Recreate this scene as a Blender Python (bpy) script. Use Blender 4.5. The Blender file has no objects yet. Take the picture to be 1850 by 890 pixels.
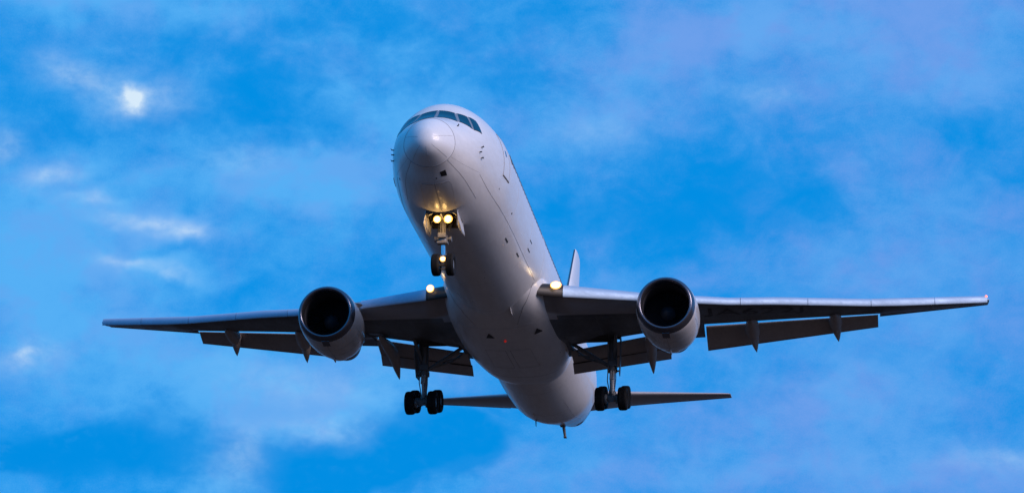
import bpy, bmesh, math, random
from bisect import bisect_right
from mathutils import Vector, Matrix

random.seed(4)
SC = bpy.context.scene
COL = SC.collection
R = math.radians
PITCH = R(3)

# ------------------------------------------------------------------ camera
cam_d = bpy.data.cameras.new('camera')
cam = bpy.data.objects.new('camera', cam_d)
COL.objects.link(cam)
SC.camera = cam
cam_d.sensor_width = 36.0
cam_d.lens = 4579.07 / 1850 * 36.0
cam_d.clip_start = 0.5
cam_d.clip_end = 20000
MP = Matrix.Rotation(PITCH, 3, 'Y')
ROOT = Vector((0, 0, 33.07))
CR = ((0.13846198, -0.99026261, 0.01443043), (0.3068375, 0.02904016, -0.95131878), (0.94163636, 0.13614928, 0.30787066))
rx, dn, fw = (MP @ Vector(r) for r in CR)
cpos = MP @ Vector((-93.83185115, -17.15358211, -36.33150402)) + ROOT
cam.matrix_world = Matrix(((rx.x, -dn.x, -fw.x, cpos.x), (rx.y, -dn.y, -fw.y, cpos.y), (rx.z, -dn.z, -fw.z, cpos.z), (0, 0, 0, 1)))

# ------------------------------------------------------------------ light and sky
SUN_EL, SUN_AZ = 29.0, -120.0          # azimuth measured from +X towards +Y
SKY_STRENGTH = 0.10
sun_d = bpy.data.lights.new('sun', 'SUN')
sun = bpy.data.objects.new('sun', sun_d)
COL.objects.link(sun)
sun_d.energy = 2.95
sun_d.angle = R(28)
sun_d.color = (1.0, 0.81, 0.79)
sdir = Vector((math.cos(R(SUN_EL)) * math.cos(R(SUN_AZ)), math.cos(R(SUN_EL)) * math.sin(R(SUN_AZ)), math.sin(R(SUN_EL))))
sun.rotation_euler = sdir.to_track_quat('Z', 'Y').to_euler()

SC.view_settings.view_transform = 'Standard'
SC.view_settings.look = 'None'
SC.view_settings.exposure = 0.0
SC.view_settings.gamma = 1.0
SC.view_settings.use_curve_mapping = False


class NT:
    """small helper to wire shader nodes"""
    def __init__(s, tree):
        s.t = tree
        s.t.nodes.clear()

    def n(s, kind, **kw):
        nd = s.t.nodes.new(kind)
        for k, v in kw.items():
            if k == 'ins':
                for kk, vv in v.items():
                    if isinstance(vv, bpy.types.NodeSocket):
                        s.t.links.new(vv, nd.inputs[kk])
                    else:
                        nd.inputs[kk].default_value = vv
            else:
                setattr(nd, k, v)
        return nd

    def m(s, op, a, b=None, c=None):
        nd = s.t.nodes.new('ShaderNodeMath')
        nd.operation = op
        for i, v in enumerate((a, b, c)):
            if v is None:
                continue
            if isinstance(v, bpy.types.NodeSocket):
                s.t.links.new(v, nd.inputs[i])
            else:
                nd.inputs[i].default_value = v
        return nd.outputs[0]

    def mix(s, f, a, b, mode='MIX'):
        nd = s.t.nodes.new('ShaderNodeMixRGB')
        nd.blend_type = mode
        for i, v in enumerate((f, a, b)):
            if isinstance(v, bpy.types.NodeSocket):
                s.t.links.new(v, nd.inputs[i])
            elif i == 0:
                nd.inputs[0].default_value = v
            else:
                nd.inputs[i].default_value = (*v, 1)
        return nd.outputs[0]


def lin(r, g, b):
    f = lambda c: (c / 255 / 12.92) if c / 255 <= 0.04045 else ((c / 255 + 0.055) / 1.055) ** 2.4
    return (f(r), f(g), f(b))


world = bpy.data.worlds.new('World')
SC.world = world
world.use_nodes = True
W = NT(world.node_tree)
tc = W.n('ShaderNodeTexCoord')
sep = W.n('ShaderNodeSeparateXYZ', ins={0: tc.outputs['Generated']})
K = 180 / math.pi
az = W.m('MULTIPLY', W.m('ARCTAN2', sep.outputs[1], sep.outputs[0]), K)
el = W.m('MULTIPLY', W.m('ARCSINE', W.m('MAXIMUM', W.m('MINIMUM', sep.outputs[2], 1.0), -1.0)), K)
ang = W.n('ShaderNodeCombineXYZ', ins={0: az, 1: el, 2: 0.0}).outputs[0]


def noise(scale, detail, rough, sx=1.0, sy=1.0, off=(0, 0, 0), dist=0.0):
    mp = W.n('ShaderNodeMapping', ins={0: ang, 1: off, 3: (sx, sy, 1)})
    return W.n('ShaderNodeTexNoise', ins={'Vector': mp.outputs[0], 'Scale': scale, 'Detail': detail, 'Roughness': rough, 'Distortion': dist})


warp = noise(0.55, 4, 0.55, 0.7, 1.0, (3, 7, 0))
wsub = W.n('ShaderNodeVectorMath', operation='SUBTRACT', ins={0: warp.outputs['Color'], 1: (0.5, 0.5, 0.5)})
WARPED = {}
for amt in (1.4, 2.2):
    wv = W.n('ShaderNodeVectorMath', operation='SCALE', ins={0: wsub.outputs[0], 'Scale': amt})
    wa = W.n('ShaderNodeVectorMath', operation='ADD', ins={0: ang, 1: wv.outputs[0]})
    s2 = W.n('ShaderNodeSeparateXYZ', ins={0: wa.outputs[0]})
    WARPED[amt] = (s2.outputs[0], s2.outputs[1])


def blobs(lst, amt):
    """sum of soft cloud banks: azimuth, elevation, half width, half height (degrees), weight"""
    tot = None
    x, y = WARPED[amt]
    for a, e, ra, re, wt in lst:
        dx = W.m('DIVIDE', W.m('SUBTRACT', x, a), ra)
        dy = W.m('DIVIDE', W.m('SUBTRACT', y, e), re)
        r2 = W.m('ADD', W.m('MULTIPLY', dx, dx), W.m('MULTIPLY', dy, dy))
        g = W.m('MULTIPLY', W.m('EXPONENT', W.m('MULTIPLY', r2, -1.0)), wt)
        tot = g if tot is None else W.m('ADD', tot, g)
    return tot


def P(px, py, rw, rh, w):
    return (8.1 - (px - 925) * 0.01295, 14.96 - (py - 445) * 0.01251, rw * 0.01295, rh * 0.01251, w)


PALE = [P(120, 20, 200, 60, 0.72), P(360, 30, 100, 50, 0.45), P(700, 200, 150, 90, 0.72), P(1250, 60, 260, 90, 0.55), P(1600, 60, 260, 100, 0.55),
        P(1780, 160, 160, 70, 0.50), P(1000, 230, 220, 60, 0.35), P(1130, 190, 120, 60, 0.35), P(470, 330, 170, 50, 0.78), P(620, 345, 120, 35, 0.52),
        P(110, 350, 140, 45, 0.65), P(260, 420, 170, 30, 0.98), P(60, 460, 160, 60, 0.59), P(280, 495, 150, 24, 0.72), P(90, 560, 180, 90, 0.65),
        P(280, 640, 220, 70, 0.59), P(520, 710, 230, 60, 0.91), P(640, 770, 150, 50, 0.85), P(430, 800, 100, 55, 0.72), P(430, 860, 70, 60, 0.72), P(1650, 560, 260, 90, 0.40),
        P(1500, 740, 330, 80, 0.50), P(1700, 860, 260, 60, 0.65), P(1250, 860, 260, 50, 0.50), P(1600, 420, 260, 90, 0.30), P(870, 860, 120, 60, 0.30),
        P(1130, 600, 130, 90, 0.30), P(700, 610, 160, 60, 0.39)]
DEEP = [P(480, 110, 280, 90, .5), P(850, 40, 200, 70, .5), P(1000, 150, 140, 60, .4), P(560, 240, 260, 60, .35), P(1380, 330, 220, 120, .55), P(1200, 400, 260, 90, .35),
        P(40, 250, 160, 60, .3), P(120, 830, 230, 55, .75), P(300, 790, 150, 60, .55), P(620, 850, 190, 55, 1.0), P(790, 800, 130, 62, 1.0), P(860, 790, 60, 50, .5),
        P(1020, 400, 120, 90, .4), P(1360, 700, 200, 60, .35), P(1150, 800, 120, 50, .3), P(1760, 300, 110, 80, .25), P(620, 500, 150, 70, .2), P(300, 230, 180, 40, .2)]
BANK = [P(590, 862, 120, 50, 1.0), P(770, 812, 120, 62, 1.05), P(850, 790, 60, 40, .6), P(110, 835, 190, 50, .8), P(290, 800, 90, 40, .4), P(745, 882, 55, 20, -.7), P(890, 850, 70, 30, -.5), P(655, 842, 26, 16, -.4), P(500, 800, 50, 30, -.3)]
SPOT = [P(240, 192, 20, 24, 1.0), P(246, 204, 12, 20, .6), P(240, 195, 75, 42, .32), P(130, 160, 62, 26, .30), P(280, 424, 85, 12, .38), P(170, 396, 36, 12, .25), P(330, 430, 30, 12, .3), P(100, 348, 40, 18, .36), P(245, 492, 55, 10, .35), P(325, 505, 36, 10, .25),
        P(78, 664, 17, 11, .45), P(85, 664, 52, 24, .22), P(560, 700, 160, 36, .14), P(590, 778, 80, 26, .2), P(440, 830, 40, 50, .2), P(0, 290, 40, 30, .25), P(1790, 840, 90, 20, .18), P(1080, 240, 70, 26, .12), P(1380, 180, 60, 16, .12), P(430, 300, 60, 20, .14)]

n1 = noise(0.42, 7, 0.60, 0.62, 1.0, (1.3, 2.1, 0), 0.3).outputs['Fac']
n2 = noise(1.05, 6, 0.55, 0.75, 1.0, (11.0, 4.0, 3.0), 0.5).outputs['Fac']
n3 = noise(3.0, 6, 0.6, 0.75, 1.0, (5.0, 9.0, 1.0), 0.2).outputs['Fac']
tex = W.m('ADD', W.m('ADD', W.m('MULTIPLY', W.m('SUBTRACT', n1, .5), 1.2), W.m('MULTIPLY', W.m('SUBTRACT', n2, .5), .95)), W.m('MULTIPLY', W.m('SUBTRACT', n3, .5), .42))
n5 = noise(26.0, 2, 0.5, 1.0, 1.0, (2.0, 6.0, 4.0)).outputs['Fac']
n4 = noise(0.8, 5, 0.55, 0.8, 1.0, (21.0, 3.0, 8.0), 0.2).outputs['Fac']


def ss(v, a, b):
    nd = W.n('ShaderNodeMapRange', interpolation_type='SMOOTHSTEP', ins={0: v, 1: a, 2: b, 3: 0.0, 4: 1.0})
    return nd.outputs[0]


pale = ss(W.m('ADD', W.m('ADD', blobs(PALE, 2.2), tex), W.m('ADD', .20, W.m('MULTIPLY', W.m('SUBTRACT', n5, .5), .34))), -0.20, 1.10)
deep = ss(W.m('ADD', blobs(DEEP, 1.4), W.m('MULTIPLY', tex, -0.75)), 0.08, 0.85)
spot0 = W.m('MULTIPLY', blobs(SPOT, 1.4), W.m('ADD', W.m('MULTIPLY', ss(n3, .30, .70), .55), 0.55))

sky = W.n('ShaderNodeTexSky', sky_type='NISHITA')
sky.sun_disc = False
sky.sun_elevation = R(SUN_EL)
# Nishita: rotation 0 puts the sun on +Y, growing clockwise seen from above
sky.sun_rotation = R(90 - SUN_AZ)
sky.altitude = 0
sky.ozone_density = 2.5
sky.dust_density = 0.6
sky.air_density = 1.0
q = 1 / SKY_STRENGTH
sc3 = lambda c, k=1.0: tuple(v * q * k for v in c)
clear = W.mix(1.0, sky.outputs[0], (0.03, 0.42, 1.02), 'MULTIPLY')
azure = W.mix(0.8, clear, sc3(lin(0, 153, 240)))
side = ss(az, 2.0, 14.0)
hue = W.m('ADD', W.m('MULTIPLY', side, .6), W.m('MULTIPLY', ss(n4, .38, .62), .5))
pcol = W.mix(W.m('MINIMUM', hue, 1.0), sc3(lin(112, 160, 235)), sc3(lin(88, 177, 246)))
c = W.mix(W.m('MULTIPLY', pale, .95), azure, pcol)
c = W.mix(W.m('MULTIPLY', deep, .85), c, sc3(lin(0, 141, 227)))
deep2 = ss(W.m('ADD', blobs(BANK, 1.4), W.m('MULTIPLY', tex, 1.2)), 0.36, 0.76)
c = W.mix(W.m('MULTIPLY', deep2, W.m('SUBTRACT', .94, W.m('MULTIPLY', ss(n3, .45, .75), .45))), c, sc3(lin(0, 141, 227)))
spot = W.m('MULTIPLY', spot0, W.m('SUBTRACT', 1.0, deep2))
c = W.mix(W.m('MINIMUM', W.m('MAXIMUM', spot, 0.0), 1.0), c, sc3(lin(214, 234, 251)))
hz = W.m('SUBTRACT', 1.0, ss(el, -1.0, 8.5))
c = W.mix(W.m('MULTIPLY', hz, .9), c, sc3(lin(112, 92, 96)))  # warm dim band added below the view to take blue off the belly
bg = W.n('ShaderNodeBackground', ins={'Color': c, 'Strength': SKY_STRENGTH})
W.n('ShaderNodeOutputWorld', ins={'Surface': bg.outputs[0]})


# ------------------------------------------------------------------ materials
def mat(name, base, rough=0.4, metal=0.0, coat=0.0, var=0.0, vscale=1.0, bump=0.0, spec=0.5, emis=None, estr=0.0, stretch=(1, 1, 1), rvar=0.0):
    m = bpy.data.materials.new(name)
    m.use_nodes = True
    t = NT(m.node_tree)
    b = t.n('ShaderNodeBsdfPrincipled', ins={'Base Color': (*base, 1), 'Roughness': rough, 'Metallic': metal, 'Coat Weight': coat, 'Coat Roughness': 0.08, 'Specular IOR Level': spec})
    tcn = t.n('ShaderNodeTexCoord')
    mp = t.n('ShaderNodeMapping', ins={0: tcn.outputs['Object'], 3: stretch})
    if var or rvar:
        nz = t.n('ShaderNodeTexNoise', ins={'Vector': mp.outputs[0], 'Scale': vscale, 'Detail': 6.0, 'Roughness': 0.6})
        nz2 = t.n('ShaderNodeTexNoise', ins={'Vector': mp.outputs[0], 'Scale': vscale * 7.3, 'Detail': 5.0, 'Roughness': 0.65})
        f = t.m('ADD', t.m('MULTIPLY', nz.outputs[0], .6), t.m('MULTIPLY', nz2.outputs[0], .4))
        fr = t.n('ShaderNodeMapRange', ins={0: f, 1: .35, 2: .65, 3: 0.0, 4: 1.0}).outputs[0]
        if var:
            dark = tuple(x * (1 - var) for x in base)
            lite = tuple(min(1, x * (1 + var * .35)) for x in base)
            t.t.links.new(t.mix(fr, dark, lite), b.inputs['Base Color'])
        if rvar:
            rr = t.n('ShaderNodeMapRange', ins={0: fr, 1: 0, 2: 1, 3: rough + rvar, 4: rough - rvar}).outputs[0]
            t.t.links.new(rr, b.inputs['Roughness'])
    if bump:
        nb = t.n('ShaderNodeTexNoise', ins={'Vector': mp.outputs[0], 'Scale': 0.9, 'Detail': 3.0})
        bp = t.n('ShaderNodeBump', ins={'Height': nb.outputs[0], 'Strength': bump, 'Distance': 0.05})
        t.t.links.new(bp.outputs[0], b.inputs['Normal'])
    if emis:
        b.inputs['Emission Color'].default_value = (*emis, 1)
        b.inputs['Emission Strength'].default_value = estr
    t.n('ShaderNodeOutputMaterial', ins={'Surface': b.outputs[0]})
    return m


M = dict(
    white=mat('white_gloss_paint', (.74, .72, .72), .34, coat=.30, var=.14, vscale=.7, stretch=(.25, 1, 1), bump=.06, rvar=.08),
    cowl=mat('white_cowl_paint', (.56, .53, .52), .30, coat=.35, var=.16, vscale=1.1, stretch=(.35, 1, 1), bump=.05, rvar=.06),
    radome=mat('radome_paint', (.74, .73, .74), .36, coat=.12, var=.06, vscale=1.4),
    seam=mat('panel_seam', (.26, .26, .28), .6),
    faint=mat('faint_seam', (.40, .39, .41), .5),
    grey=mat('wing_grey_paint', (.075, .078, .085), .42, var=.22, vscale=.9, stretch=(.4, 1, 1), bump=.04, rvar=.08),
    flapg=mat('flap_grey_paint', (.40, .35, .33), .45, var=.18, vscale=.8, stretch=(.5, 1, 1), rvar=.06),
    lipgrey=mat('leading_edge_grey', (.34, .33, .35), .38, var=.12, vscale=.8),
    slat=mat('bare_slat_metal', (.40, .52, .66), .66, metal=.5, var=.10, vscale=1.2, stretch=(1, .25, 1), rvar=.07),
    lip=mat('inlet_lip_metal', (.16, .16, .19), .24, metal=.85, var=.15, vscale=1.5, rvar=.05),
    duct=mat('inlet_duct_lining', (.05, .05, .06), .5),
    housing=mat('landing_light_window', (.03, .026, .024), .4, spec=.25),
    fan=mat('fan_blade_metal', (.05, .05, .06), .35, metal=.6),
    spin=mat('spinner_grey', (.035, .035, .042), .4),
    hot=mat('exhaust_metal', (.14, .12, .11), .4, metal=.8, var=.25, vscale=2),
    glass=mat('cockpit_glass', (.004, .045, .085), .06, spec=.5),
    cabin=mat('cabin_window_glass', (.01, .10, .22), .08, spec=.7),  # blue base colour stands in for sky reflected in the panes
    frame=mat('window_frame_grey', (.015, .018, .022), .5),
    post=mat('windscreen_post_grey', (.22, .25, .29), .4, metal=.2),
    black=mat('black_fitting_and_shade', (.012, .012, .014), .5),
    tyre=mat('tyre_rubber', (.007, .007, .008), .8, var=.3, vscale=3, spec=.25),
    hub=mat('wheel_hub_metal', (.42, .42, .44), .4, metal=.6),
    gear=mat('gear_grey_paint', (.16, .165, .17), .45, var=.25, vscale=4),
    gearm=mat('dull_oleo_metal', (.22, .22, .23), .35, metal=.7),
    gearw=mat('gear_white_paint', (.58, .57, .55), .4, var=.2, vscale=5),
    gearn=mat('nose_gear_paint', (.20, .195, .19), .4, var=.25, vscale=5),
    chrome=mat('oleo_chrome', (.75, .75, .78), .12, metal=1.0),
    bay=mat('bay_interior', (.06, .055, .05), .7, var=.4, vscale=4),
    text=mat('registration_black', (.008, .008, .009), .5),
    warm=mat('lamp_warm', (1, .8, .5), .4, emis=(1.0, .60, .20), estr=22),
    halo=mat('lamp_halo_ring', (1, .6, .2), .4, emis=(1.0, .45, .09), estr=2.4),  # glowing ring that paints a golden halo round the lamps
    warmdim=mat('lamp_warm_small', (1, .8, .5), .4, emis=(1.0, .62, .25), estr=10),
    rootl=mat('lamp_root', (1, .9, .7), .4, emis=(1.0, .80, .45), estr=5),
    red=mat('lamp_red', (1, .1, .05), .4, emis=(1.0, .16, .10), estr=3.5),
    beacon=mat('lamp_beacon', (.6, .02, .02), .3, emis=(1.0, .03, .02), estr=.25),
    ground=mat('dry_ground', (.040, .016, .005), .9, var=.45, vscale=.02),
)


# ------------------------------------------------------------------ helpers
def link(name, me, parent=None, mats=(), smooth=True):
    o = bpy.data.objects.new(name, me)
    COL.objects.link(o)
    for m in mats:
        me.materials.append(M[m])
    if smooth:
        for p in me.polygons:
            p.use_smooth = True
    if parent is not None:
        o.parent = parent
    return o


class MB:
    """collects geometry with material slots and builds one mesh"""
    def __init__(s):
        s.v, s.f, s.mi, s.sm = [], [], [], []

    def loft(s, rings, closed=True, cap0=False, cap1=False, mi=0, smooth=True, mfun=None):
        n = len(rings[0])
        b = len(s.v)
        for r in rings:
            s.v += [tuple(p) for p in r]
        for i in range(len(rings) - 1):
            for j in range(n if closed else n - 1):
                a0 = b + i * n + j
                a1 = b + i * n + (j + 1) % n
                s.f.append((a0, a1, a1 + n, a0 + n))
                s.mi.append(mfun(i, j) if mfun else mi)
                s.sm.append(smooth)
        for want, ring in ((cap0, rings[0]), (cap1, rings[-1])):
            if want:
                e = len(s.v)
                s.v += [tuple(p) for p in ring]
                s.f.append(tuple(range(e, e + n)))
                s.mi.append(mi); s.sm.append(False)
        return s

    def tube(s, pts, r, n=8, mi=0, caps=True, radii=None):
        pts = [Vector(p) for p in pts]
        rings = []
        prev = None
        for i, p in enumerate(pts):
            d = (pts[min(i + 1, len(pts) - 1)] - pts[max(i - 1, 0)]).normalized()
            if prev is None:
                u = d.orthogonal().normalized()
            else:
                u = (prev - d * prev.dot(d)).normalized()
            prev = u
            w = d.cross(u)
            rr = radii[i] if radii else r
            rings.append([p + (u * math.cos(2 * math.pi * k / n) + w * math.sin(2 * math.pi * k / n)) * rr for k in range(n)])
        return s.loft(rings, True, caps, caps, mi)

    def box(s, c, size, mi=0, rot=None, bev=0.0):
        hx, hy, hz = (q / 2 for q in size)
        b = len(s.v)
        e = min(bev, hx * .9, hy * .9, hz * .9)
        if e <= 0:
            pts = [Vector((x, y, z)) for x in (-hx, hx) for y in (-hy, hy) for z in (-hz, hz)]
            fs = [(0, 1, 3, 2), (4, 6, 7, 5), (0, 4, 5, 1), (2, 3, 7, 6), (0, 2, 6, 4), (1, 5, 7, 3)]
        else:
            bm = bmesh.new()
            bmesh.ops.create_cube(bm, size=1)
            bmesh.ops.scale(bm, vec=size, verts=bm.verts)
            bmesh.ops.bevel(bm, geom=bm.edges[:], offset=e, segments=2, affect='EDGES', profile=.6)
            bm.verts.index_update()
            pts = [v.co.copy() for v in bm.verts]
            fs = [tuple(v.index for v in f.verts) for f in bm.faces]
            bm.free()
        c = Vector(c)
        for p in pts:
            if rot is not None:
                p = rot @ p
            s.v.append(tuple(p + c))
        for f in fs:
            s.f.append(tuple(b + i for i in f)); s.mi.append(mi); s.sm.append(False)
        return s

    def lathe(s, prof, c, axis='x', n=48, mi=0, mfun=None):
        """prof: list of (along, radius)"""
        rings = []
        for a, r in prof:
            ring = []
            for k in range(n):
                t = 2 * math.pi * k / n
                u, w = r * math.cos(t), r * math.sin(t)
                ring.append((c[0] + a, c[1] + u, c[2] + w) if axis == 'x' else (c[0] + u, c[1] + a, c[2] + w))
            rings.append(ring)
        return s.loft(rings, True, False, False, mi, True, mfun)

    @staticmethod
    def orient(bm):
        pass

    def build(s, name, mats, parent=None, mirror=False):
        me = bpy.data.meshes.new(name)
        v = [(a, -b, c) for a, b, c in s.v] if mirror else s.v
        me.from_pydata(v, [], s.f)
        bm = bmesh.new()
        bm.from_mesh(me)
        bmesh.ops.recalc_face_normals(bm, faces=bm.faces[:])
        s.orient(bm)
        bm.to_mesh(me)
        bm.free()
        o = link(name, me, parent, mats, False)
        for p, mi, sm in zip(me.polygons, s.mi, s.sm):
            p.material_index = mi
            p.use_smooth = sm
        return o


def pchip(xs, ys):
    n = len(xs)
    h = [xs[i + 1] - xs[i] for i in range(n - 1)]
    d = [(ys[i + 1] - ys[i]) / h[i] for i in range(n - 1)]
    m = [0] * n
    for i in range(1, n - 1):
        if d[i - 1] * d[i] > 0:
            w1 = 2 * h[i] + h[i - 1]
            w2 = h[i] + 2 * h[i - 1]
            m[i] = (w1 + w2) / (w1 / d[i - 1] + w2 / d[i])
    m[0], m[-1] = d[0], d[-1]

    def f(x):
        i = min(max(bisect_right(xs, x) - 1, 0), n - 2)
        t = (x - xs[i]) / h[i]
        t2, t3 = t * t, t * t * t
        return (2 * t3 - 3 * t2 + 1) * ys[i] + (t3 - 2 * t2 + t) * h[i] * m[i] + (-2 * t3 + 3 * t2) * ys[i + 1] + (t3 - t2) * h[i] * m[i + 1]
    return f


def lerp1(xs, ys, x):
    if x <= xs[0]:
        i = 0
    elif x >= xs[-1]:
        i = len(xs) - 2
    else:
        i = bisect_right(xs, x) - 1
    t = (x - xs[i]) / (xs[i + 1] - xs[i])
    return ys[i] + t * (ys[i + 1] - ys[i])


# ------------------------------------------------------------------ ground (below and beyond the frame; the camera stands on it)
gm = bpy.data.meshes.new('ground')
gv, gf = [(0, 0, 0)], []
NR = 64
for ri, rad in enumerate((60, 300, 1500, 6000)):
    for k in range(NR):
        t = 2 * math.pi * k / NR
        gv.append((rad * math.cos(t), rad * math.sin(t), 0))
for k in range(NR):
    gf.append((0, 1 + k, 1 + (k + 1) % NR))
for ri in range(3):
    for k in range(NR):
        a, b2 = 1 + ri * NR + k, 1 + ri * NR + (k + 1) % NR
        gf.append((a, a + NR, b2 + NR, b2))
gm.from_pydata(gv, [], gf)
ground = link('ground', gm, None, ('ground',), False)
ground['kind'] = 'structure'
ground['label'] = 'dry brown open ground under the approach path'

# ------------------------------------------------------------------ the aircraft
# local axes: x runs aft from the nose tip, y to the starboard wing, z up
AIR = bpy.data.objects.new('airliner', None)
COL.objects.link(AIR)
AIR.location = ROOT
AIR.rotation_euler = (0, PITCH, 0)
AIR['label'] = 'white twin engine jet airliner coming in to land, wheels down and landing lights lit'
AIR['category'] = 'airplane'

# ---- fuselage section tables
NX = [0, .1, .3, .7, 1.3, 2.0, 2.6, 3.4, 4.4, 5.6, 7.2, 9]
NTt = [-1.0, -.555, -.312, .055, .369, .624, 1.007, 1.741, 2.141, 2.376, 2.49, 2.515]
NB = [-1.0, -1.328, -1.526, -1.712, -1.953, -2.282, -2.453, -2.615, -2.754, -2.845, -2.89, -2.895]
NW = [0.0, .35, .60, .88, 1.19, 1.545, 1.761, 1.953, 2.156, 2.351, 2.495, 2.515]
NZ = [-1.0, -1.007, -.989, -.948, -.839, -.695, -.577, -.443, -.285, -.115, -.01, 0.0]
RX = [33, 36, 40, 44, 48, 52, 53.7]
RT = [2.515, 2.515, 2.514, 2.499, 2.4, 2.1, 1.8]
RB = [-2.895, -2.88, -2.702, -1.888, -.962, -.01, .659]
RW = [2.515, 2.515, 2.50, 2.177, 1.576, .807, .383]
RZ = [0, 0, .02, .295, .722, 1.125, 1.282]
SQ = [math.sqrt(x) for x in NX]
nf = [pchip(SQ, q) for q in (NTt, NB, NW, NZ)]
rf = [pchip(RX, q) for q in (RT, RB, RW, RZ)]


def prof(x):
    if x < 9:
        return [g(math.sqrt(max(x, 0))) for g in nf]
    if x > 33:
        return [g(min(x, 53.7)) for g in rf]
    return [2.515, -2.895, 2.515, 0.0]


def FS(x, th, off=0.0):
    """point on the fuselage skin; th in degrees from starboard, 90 = top"""
    t, b, w, z = prof(x)
    a = math.radians(th)
    c, s = math.cos(a), math.sin(a)
    p = Vector((x, w * c, z + ((t - z) if s > 0 else (z - b)) * s))
    if off:
        e = 1e-3
        q = FS(x + e, th)
        r = FS(x, th + .05)
        n = (q - p).cross(r - p)
        if n.length > 0:
            n.normalize()
            if n.dot(p - Vector((x, 0, z))) < 0:
                n = -n
            p = p + n * off
    return p


NTH = 144
stations = [1.02 + .002]
x = 1.1
while x < 9:
    stations.append(x); x += .14 if x < 4 else .25
stations += [9 + .75 * i for i in range(33)]
stations += [33.2 + .5 * i for i in range(41)] + [53.55, 53.7]
BAY0, BAY1 = 4.14, 5.85
stations = sorted(set([s for s in stations if abs(s - BAY0) > .06 and abs(s - BAY1) > .06] + [BAY0, BAY1]))
fb = MB()
rings = [[FS(x, 360 * k / NTH) for k in range(NTH)] for x in stations]
fb.loft(rings, True, False, False, 0)
# open the nose wheel well
keep = []
for i, f in enumerate(fb.f):
    cx = sum(fb.v[k][0] for k in f) / 4
    cy = sum(fb.v[k][1] for k in f) / 4
    cz = sum(fb.v[k][2] for k in f) / 4
    keep.append(not (BAY0 < cx < BAY1 and abs(cy) < .66 and cz < -1.5))
fb.f = [f for f, k in zip(fb.f, keep) if k]
fb.mi = [f for f, k in zip(fb.mi, keep) if k]
fb.sm = [f for f, k in zip(fb.sm, keep) if k]


def skin_line(pts, r, mi=1, n=6, step=.12):
    """a groove line that follows the skin through (x, th) points"""
    out = []
    for (x0, t0), (x1, t1) in zip(pts[:-1], pts[1:]):
        d = max(2, int(max(abs(x1 - x0) / step, abs(t1 - t0) / 3)))
        out += [FS(x0 + (x1 - x0) * i / d, t0 + (t1 - t0) * i / d) for i in range(d)]
    out.append(FS(*pts[-1]))
    fb.tube(out, r, n, mi)


# long skin laps, nose-gear bay forward door outline, panel edges
for sgn in (1, -1):
    T = lambda t: (180 - t) if sgn > 0 else t
    skin_line([(3.3, T(-153.2)), (4.0, T(-149.8)), (4.6, T(-147.6)), (5.3, T(-145.9)), (6.2, T(-145)), (7.3, T(-145)), (8.9, T(-146)), (11, T(-146.8)), (17.6, T(-147.2))], .008)
    skin_line([(1.03, T(-134.9)), (1.97, T(-135.7)), (4.27, T(-132.1))], .007)
    skin_line([(1.03, T(-146)), (2.0, T(-150.2)), (3.2, T(-154.5))], .004, 2)
    skin_line([(9.0, T(165)), (33, T(165))], .005, 2)
    skin_line([(46.5, T(150)), (47.8, T(185)), (49.2, T(215))], .012, 1)
    skin_line([(36, T(-120)), (46, T(-125))], .006, 2)
for xx in (9.2, 13.8, 18.0, 33.5, 38.3):
    skin_line([(xx, -180), (xx, 0)], .005, 2)
skin_line([(1.98, -115.4), (1.93, -94), (1.98, -73)], .013)
skin_line([(1.95, -93.5), (4.1, -91.5)], .012)
skin_line([(1.98, -115.4), (2.15, -117), (4.12, -107)], .005, 2)
skin_line([(1.98, -73), (2.15, -71.5), (4.12, -73.5)], .005, 2)
skin_line([(1.03, -97), (1.98, -93.5)], .004, 2)
# tail cone end
fb.lathe([(0, .38), (.02, .30), (-.5, .26)], (53.7, 0, 1.23), 'x', 24, 3)
fb.build('fuselage', ('white', 'seam', 'faint', 'hot'), AIR)

# ---- nose wheel well lining
bb = MB()
zt = -1.55
pl = [[(BAY0 - .01, -.64, -2.78), (BAY0 - .01, .64, -2.78), (BAY0 - .01, .6, zt), (BAY0 - .01, -.6, zt)],
      [(BAY1 + .01, -.64, -2.86), (BAY1 + .01, .64, -2.86), (BAY1 + .01, .6, zt), (BAY1 + .01, -.6, zt)]]
bb.loft(pl, True, True, True, 0, False)
for k in range(5):
    bb.box((4.5 + .28 * k, 0, zt - .08), (.05, 1.15, .16), 0)
    for sg in (1, -1):
        bb.box((4.5 + .28 * k, sg * .56, -2.15), (.05, .08, 1.1), 0)
bb.f = [f for f in bb.f if f != (0, 1, 5, 4)]
bb.mi = bb.mi[:len(bb.f)]
bb.sm = bb.sm[:len(bb.f)]
bb.build('nose_wheel_well', ('bay',), AIR)

# ---- radome with diverter strips
rb = MB()
rs = [0.0006, .004, .012, .03, .06, .1, .15, .22, .3, .4, .5, .6, .7, .8, .9, 1.02]
rb.loft([[FS(x, 360 * k / NTH) for k in range(NTH)] for x in rs], True, True, False, 0)
ringp = [FS(1.021, 360 * k / 96) for k in range(97)]
rb.tube(ringp, .013, 6, 1, False)
for t in (-95, -139, 163, -50, 17):
    rb.tube([FS(xx, t, .001) for xx in (.09, .16, .25, .36, .5, .65, .8, .92)], .006, 6, 2)
rb.build('radome', ('radome', 'seam', 'faint'), AIR)


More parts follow.
